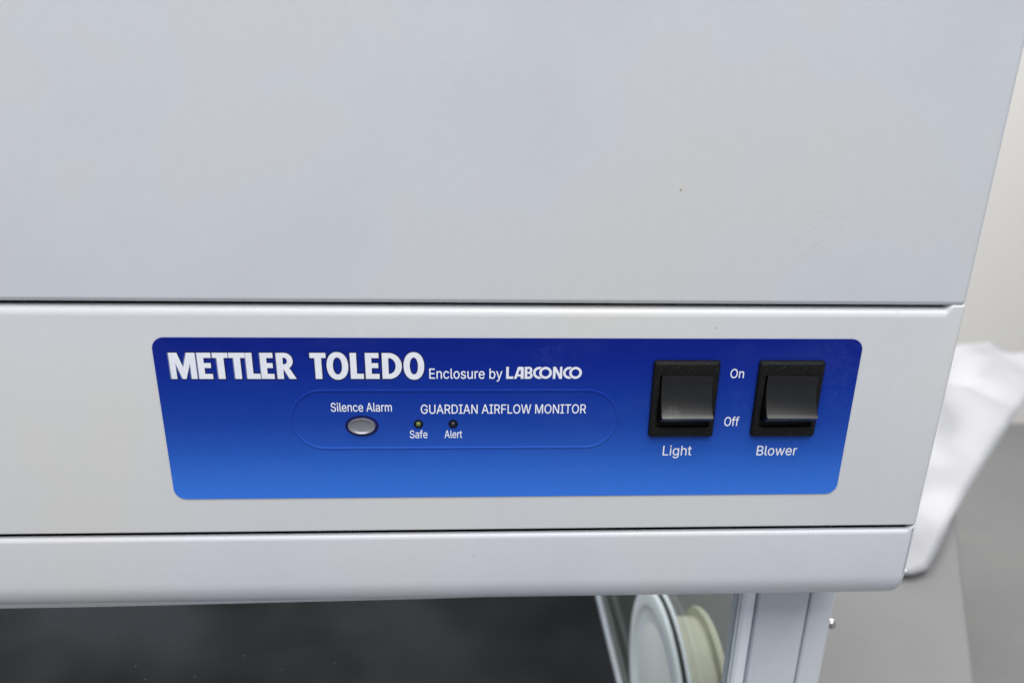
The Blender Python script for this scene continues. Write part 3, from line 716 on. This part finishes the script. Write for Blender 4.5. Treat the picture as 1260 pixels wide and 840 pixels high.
# front frame
box("corner_post", (0.2690, 0.2958, 0.0450, 0.0600, -0.4660, -0.1272), m_frame, enc, bev=.0010)
box("outer_post", (0.2969, 0.3098, 0.0450, 0.0600, -0.4660, -0.1272), m_frame, enc, bev=.0014)
box("gap_shade_strip", (0.2950, 0.2985, 0.0475, 0.0590, -0.4660, -0.1272), m_black, enc)  # black strip added for the shade between the posts
m_trim = paint("white_trim", (0.84, 0.87, 0.95, 1), rough=0.25)
loft("sash_track", [[(x0, y, z) for (x0, y) in ((0.2612, 0.0475), (0.2626, 0.0462), (0.2672, 0.0462), (0.2680, 0.0475), (0.2680, 0.0595), (0.2612, 0.0595))]
                    for z in (-0.4655, -0.1272)], m_trim, enc, close=True)
# screw on the outside of the post
sc = lathe_x("screw", [(0.3097, 0.0), (0.3097, 0.0018), (0.3110, 0.0018), (0.3111, 0.0028), (0.3122, 0.0030), (0.3136, 0.0026), (0.3143, 0.0014), (0.3144, 0.0)],
             0.0487, -0.1770, m_steel, enc, 24)

# sash pane, open above the deck, and side window with its duct collar
sash = box("sash_pane", (XL + .03, 0.2600, 0.0495, 0.0515, -0.36, -0.1272), m_sash, enc)
box("pane_edge", (0.2600, 0.2609, 0.0492, 0.0518, -0.36, -0.1272), m_sashedge, sash)
bm = bmesh.new()
for px, pz in DUST:
    s = random.uniform(.00022, .00045)
    box_bm(bm, px - s, px + s * .8, 0.0491, 0.0493, pz - s, pz + s)
d_ = from_bm("dust_speck", bm, m_dust, sash)
d_['kind'] = 'stuff'

CY, CZ = 0.186, -0.370


def window_bm():
    bm = bmesh.new()
    box_bm(bm, 0.2730, 0.2770, 0.0605, 0.598, -0.4660, -0.1272)
    return bm


from_bm("side_window", window_bm(), m_glass, enc)
m_shade_panel, _, _ = new_mat("shade_panel_grey", (0.235, 0.255, 0.24, 1), 0.6)
box("added_shade_panel", (0.2776, 0.2800, 0.275, 0.598, -0.466, -0.1272), m_shade_panel, enc, bev=.0006)  # added panel; its grey stands in for shading seen through the window
fl = lathe_x("duct_collar", [(0.2728, 0.0), (0.2662, 0.0), (0.2660, 0.060), (0.2652, 0.0680), (0.2645, 0.0712), (0.2636, 0.0725), (0.2632, 0.0745),
                             (0.2632, 0.0840), (0.2640, 0.0862), (0.2660, 0.0868), (0.2672, 0.0868)], CY, CZ, m_flange, enc, 96)
lathe_x("collar_face", [(0.2661, 0.0), (0.2656, 0.0), (0.2656, 0.0580), (0.2661, 0.0590)], CY, CZ, m_plate, fl, 96)
lathe_x("gasket", [(0.2674, 0.060), (0.2674, 0.0872), (0.2700, 0.0880), (0.2700, 0.060)], CY, CZ, m_gasket, fl, 96)
lathe_x("collar_rim", [(0.2702, 0.060), (0.2702, 0.0895), (0.2727, 0.0898), (0.2727, 0.060)], CY, CZ, m_flange, fl, 96)
lathe_x("outlet_spigot", [(0.2775, 0.0), (0.2775, 0.0525), (0.3040, 0.0525), (0.3040, 0.0595), (0.3065, 0.0605), (0.3085, 0.0595), (0.3085, 0.048), (0.2790, 0.048), (0.2790, 0.0)],
        0.192, -0.360, m_cream, fl, 96)

# ------------------------------------------------------------------ label
W, H = 0.2720, 0.0682
PL = -0.0004                       # front of the printed film
bm = bmesh.new()
out = rounded(0, W, -H, 0, 0.0046)
f0_ = [bm.verts.new((x, PL, z)) for x, z in out]
b0_ = [bm.verts.new((x, 0.0002, z)) for x, z in out]
bm.faces.new(f0_)
for i in range(len(out)):
    j = (i + 1) % len(out)
    bm.faces.new((f0_[i], f0_[j], b0_[j], b0_[i]))
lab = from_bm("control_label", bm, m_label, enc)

# embossed outline of the monitor field
sx0, sx1, sz0, sz1 = 0.0492, 0.1768, -0.0459, -0.0214
cl = rounded(sx0, sx1, sz0, sz1, (sz1 - sz0) / 2 - 1e-5, 20)
prof = [(-0.00072, 0.0), (-0.0003, 0.00016), (0.0, 0.00032), (0.00025, 0.00014), (0.00055, 0.0), ]
rings = [[(x, z) for x, z in offset_loop(cl, -o)] for o, h in prof]
bm = bmesh.new()
vr = [[bm.verts.new((x, PL - 0.00001 - h, z)) for x, z in ring] for ring, (o, h) in zip(rings, prof)]
for a, b in zip(vr, vr[1:]):
    for i in range(len(a)):
        j = (i + 1) % len(a)
        bm.faces.new((a[i], a[j], b[j], b[i]))
from_bm("embossed_outline", bm, m_label, lab, smooth=True)
GL = GLYPHS


def signed_area(L):
    return sum(L[i - 1][0] * L[i][1] - L[i][0] * L[i - 1][1] for i in range(len(L)))




def text_loops(s, x0, zb, cap, x1):
    adv = 0
    items = []
    for ch in s:
        if ch == ' ':
            adv += 195
            continue
        a, loops = GL[ch]
        items.append((adv, loops))
        adv += a
    xs = [o + p[0] for o, L in items for l in L for p in l]
    lo_, hi_ = min(xs), max(xs)
    k = (x1 - x0) / (hi_ - lo_)
    kz = cap / 509.0
    return [[(x0 + (o + px - lo_) * k, zb + pz * kz) for px, pz in l] for o, L in items for l in L]


def word(s, x0, x1, zb, cap, bold=0.0):
    Ls = text_loops(s, x0 / 1000, zb / 1000, cap / 1000, x1 / 1000)
    sgn = 1 if signed_area(max(Ls, key=lambda l: abs(signed_area(l)))) > 0 else -1
    Ls = [offset_loop(l, sgn * 0.000025) for l in Ls]
    fill_mesh("lettering", Ls, PL - 0.00006, m_white, lab)


word("Enclosure by", 102.9, 131.0, -16.35, 4.15)
word("Silence Alarm", 64.5, 88.0, -30.05, 3.65)
word("GUARDIAN AIRFLOW MONITOR", 99.3, 164.3, -31.05, 3.85)
word("Safe", 94.7, 101.6, -41.55, 3.3)
word("Alert", 108.4, 115.3, -41.55, 3.3)
word("On", 220.7, 226.1, -16.1, 3.75)
word("Off", 220.6, 226.5, -36.75, 3.9)
word("Light", 196.7, 208.5, -49.8, 4.3)
word("Blower", 235.6, 252.3, -50.0, 4.3)


def ell(cx_, cz_, a, b, a0=0, a1=360, n=40, rev=False, sup=2.0):
    pts = []
    for k in range(n + (0 if a1 - a0 == 360 else 1)):
        t = rad(a0 + (a1 - a0) * k / n)
        c, s = math.cos(t), math.sin(t)
        pts.append((cx_ + a * math.copysign(abs(c) ** (2 / sup), c), cz_ + b * math.copysign(abs(s) ** (2 / sup), s)))
    return pts[::-1] if rev else pts


def poly(x, pts):
    return [(x + a, b) for a, b in pts]


def E_(x, w, s=2.35):
    return [poly(x, [(0, 0), (w, 0), (w, 2.05), (s, 2.05), (s, 4.4), (w - .35, 4.4), (w - .35, 6.4), (s, 6.4), (s, 8.45), (w - .1, 8.45), (w - .1, 10.5), (0, 10.5)])]


def T_(x, w, s0, s1):
    return [poly(x, [(s0, 0), (s1, 0), (s1, 8.45), (w, 8.45), (w, 10.5), (0, 10.5), (0, 8.45), (s0, 8.45)])]


def L_(x, w, s=2.4):
    return [poly(x, [(0, 0), (w, 0), (w, 2.1), (s, 2.1), (s, 10.5), (0, 10.5)])]


def O_(x0, x1):
    c = (x0 + x1) / 2
    a = (x1 - x0) / 2
    return [ell(c, 5.25, a, 5.6, sup=2.15), ell(c, 5.25, a - 2.35, 3.45, rev=True, sup=2.1)]


def M_(x, w):
    return [poly(x, [(0, 0), (2.15, 0), (2.15, 6.4), (4.15, 0), (w - 4.15, 0), (w - 2.15, 6.4), (w - 2.15, 0), (w, 0), (w, 10.5), (w - 3.1, 10.5),
                     (w / 2, 4.6), (3.1, 10.5), (0, 10.5)])]


def R_(x, w):
    o = [(0, 0), (2.4, 0), (2.4, 4.2), (4.5, 0), (w, 0), (4.75, 4.25)]
    o += [(3.1 + (w - 4.05) * math.sin(rad(a)), 7.25 - 3.25 * math.cos(rad(a))) for a in range(30, 181, 15)]
    o += [(0, 10.5)]
    hole = [(2.4, 8.6)] + [(2.9 + 1.15 * math.sin(rad(a)), 7.25 + 1.35 * math.cos(rad(a))) for a in range(0, 181, 20)] + [(2.4, 5.9)]
    return [poly(x, o), poly(x, hole)]


def D_(x, w):
    o = [(0, 0), (2.6, 0)] + [(2.6 + (w - 2.6) * math.sin(rad(a)), 5.25 - 5.25 * math.cos(rad(a))) for a in range(10, 171, 10)] + [(2.6, 10.5), (0, 10.5)]
    h = [(2.4, 8.45), (2.7, 8.45)] + [(2.7 + (w - 5.05) * math.sin(rad(a)), 5.25 + 3.2 * math.cos(rad(a))) for a in range(10, 171, 10)] + [(2.7, 2.05), (2.4, 2.05)]
    return [poly(x, o), poly(x, h)]


big = [(M_(5.65, 9.7), .34), (E_(16.0, 5.2), .34), (T_(21.7, 5.7, 1.55, 4.1), .32), (T_(27.75, 6.0, 1.7, 4.2), .32), (L_(33.95, 5.0), .30),
       (E_(39.3, 4.9), .26), (R_(45.3, 7.1), .20), (T_(57.9, 6.0, 1.75, 4.25), .10), (O_(64.05, 72.2), .0), (L_(72.95, 4.95), .0),
       (E_(78.65, 5.25), .0), (D_(85.0, 7.5), .0), (O_(93.15, 101.0), .0)]
BZ = -16.4


def put(name, glyphs, y, m, dx=0.0, grow=0.0, step=0.0, base=BZ):
    bm = bmesh.new()
    for i, G in enumerate(glyphs):
        G = ([l if (signed_area(l) > 0) == (k == 0) else l[::-1] for k, l in enumerate(G[0])], G[1])
        loops = [offset_loop(l, grow) if grow else l for l in G[0]]
        loops = [[((x + dx * G[1]) / 1000, (z + base) / 1000) for x, z in l] for l in loops]
        o = fill_mesh("tmp", loops, y - step * (i % 2), None, None)
        bm.from_mesh(o.data)
        me = o.data
        bpy.data.objects.remove(o)
        bpy.data.meshes.remove(me)
    me = bpy.data.meshes.new(name)
    bm.to_mesh(me)
    bm.free()
    return link(name, me, m, lab)


put("lettering_outline", big, PL - 0.00003, m_navy, 0, 0.42, 0.00001)
put("lettering_fringe", [g for g in big if g[1] > 0], PL - 0.00006, m_ghost, -1.35, 0.0, 0.00001)
put("lettering", big, PL - 0.0001, m_bold)

# second maker's name: geometric capitals, C and O interlocked
s = 0.98
h = 4.95
r = h / 2


def o2(cx_):
    return ([ell(cx_, r, r, r), ell(cx_, r, r - s, r - s, rev=True)], 0)


def c2(cx_, ox):
    D = ox - cx_
    g = r + .27
    a_o = math.degrees(math.acos((D * D + r * r - g * g) / (2 * D * r)))
    ri = r - s
    a_i = math.degrees(math.acos(max(-1, min(1, (D * D + ri * ri - g * g) / (2 * D * ri)))))
    return ([ell(cx_, r, r, r, a_o, 360 - a_o, 30) + ell(cx_, r, ri, ri, a_i, 360 - a_i, 30)[::-1]], 0)


small = [([poly(132.5, [(0, 0), (2.75, 0), (2.75, s), (s, s), (s, h), (0, h)])], 0),
         ([poly(135.5, [(0, 0), (1.0, 0), (1.3, 1.0), (2.65, 1.0), (2.65, 0), (3.75, 0), (3.75, h - .4), (3.5, h), (1.75, h), (1.45, h - .3)]),
           poly(135.5, [(1.55, 1.85), (2.15, 3.7), (2.65, 3.7), (2.65, 1.85)])], 0),
         ([poly(139.65, [(0, 0), (2.0, 0), (2.75, .3), (3.1, 1.0), (3.1, 1.75), (2.6, 2.5), (2.95, 3.1), (2.95, 3.95), (2.6, 4.65), (1.9, h), (0, h)]),
           poly(139.65, [(s, s - .05), (s, 2.1), (1.8, 2.1), (2.15, 1.75), (2.15, 1.2), (1.8, s - .05)]),
           poly(139.65, [(s, 2.9), (s, 4.1), (1.75, 4.1), (2.0, 3.8), (2.0, 3.2), (1.75, 2.9)])], 0),
         c2(145.35, 147.75), o2(147.75),
         ([poly(150.65, [(0, 0), (s, 0), (s, 3.2), (2.55, 0), (3.6, 0), (3.6, h), (2.68, h), (2.68, 1.9), (1.1, h), (0, h)])], 0),
         c2(157.05, 159.45), o2(159.45)]
put("lettering", small, PL - 0.0001, m_bold, base=-16.4)

# silence button, its ring and the two indicator lamps
ring = fill_mesh("button_surround", [ell(0.0761, -0.0362, 0.0066, 0.00445, n=60)], PL - 0.00005, m_ringnavy, lab)
dome("silence_button", 0.0761, -0.03615, 0.0054, 0.00335,
     [(1.0, 0), (0.985, .0007), (0.955, .00105), (0.90, .00100), (0.80, .00062), (0.68, .00036), (0.4, .00022), (0, .00018)], PL - 0.00006, m_silver, lab, 64)
for x, m in ((0.0982, m_greenled), (0.1118, m_darkled)):
    su = fill_mesh("lamp_surround", [ell(x, -0.0355, 0.00190, 0.00190, n=32)], PL - 0.00005, m_hole, lab)
    dome("indicator_lamp", x, -0.0355, 0.00105, 0.00105, [(1.0, 0), (.9, .0003), (.7, .0006), (.4, .0008), (0, .00085)], PL - 0.00006, m, su, 24)


# ------------------------------------------------------------------ switches
def frame_section(w0, h0, inset):
    return rounded(-w0 / 2 + inset, w0 / 2 - inset, -h0 / 2 + inset, h0 / 2 - inset, 0.0011, 5)


BW, BH = 0.0262, 0.0324


def make_bezel(name):
    bm = bmesh.new()
    outer = [(0.0, 0.0), (0.00015, 0.0013), (0.0005, 0.0018), (0.0012, 0.0023), (0.0016, 0.00235)]
    rows = []
    for ins, hgt in outer:
        rows.append([(x, -hgt, z) for x, z in frame_section(BW, BH, ins)])
    ow, z_hi, z_lo = 0.0106, 0.0106, -0.0117
    inner = rounded(-ow, ow, z_lo, z_hi, 0.0006, 5)
    rows.append([(x, -0.00215, z) for x, z in inner])
    rows.append([(x, -0.00025, z) for x, z in inner])
    vr = [[bm.verts.new(p) for p in row] for row in rows]
    for a, b in zip(vr, vr[1:]):
        for i in range(len(a)):
            j = (i + 1) % len(a)
            bm.faces.new((a[i], a[j], b[j], b[i]))
    bm.faces.new(vr[-1])
    return bm


def make_rocker():
    prof = [(0.0, 0.0102), (-0.0014, 0.0104), (-0.0022, 0.0100)]
    for k in range(1, 15):
        t = k / 14
        z = 0.0100 - t * 0.0155
        y = -0.0024 + 0.0026 * t - 0.0068 * t * t
        prof.append((y, z))
    prof += [(-0.0069, -0.0058), (-0.0066, -0.0063), (-0.0052, -0.0078), (-0.0030, -0.0092), (0.0, -0.0098)]
    secs = []
    hw = 0.01010
    cy = sum(p[0] for p in prof) / len(prof)
    for x, ins in ((-hw, .00035), (-hw + .0001, .00012), (-hw + .00035, 0), (hw - .00035, 0), (hw - .0001, .00012), (hw, .00035)):
        s = []
        for y, z in prof:
            d = Vector((y - (-0.0015), z)).normalized() * ins
            s.append((x, min(0, y - d.x) if y < 0 else y, z - d.y))
        secs.append(s)
    return secs


for i, (cx_, mr) in enumerate(((0.2029, m_rock1), (0.2446, m_rock2))):
    bz = from_bm("rocker_switch", make_bezel("b"), m_bezel, enc, (cx_, PL - 0.00002, -0.0248), smooth=True, angle=35)
    rk = loft("rocker", make_rocker(), mr, bz, close=True, smooth_angle=38)
    rk.location = (0.0003, -0.0003, 0.0003)
    fl_ = bz
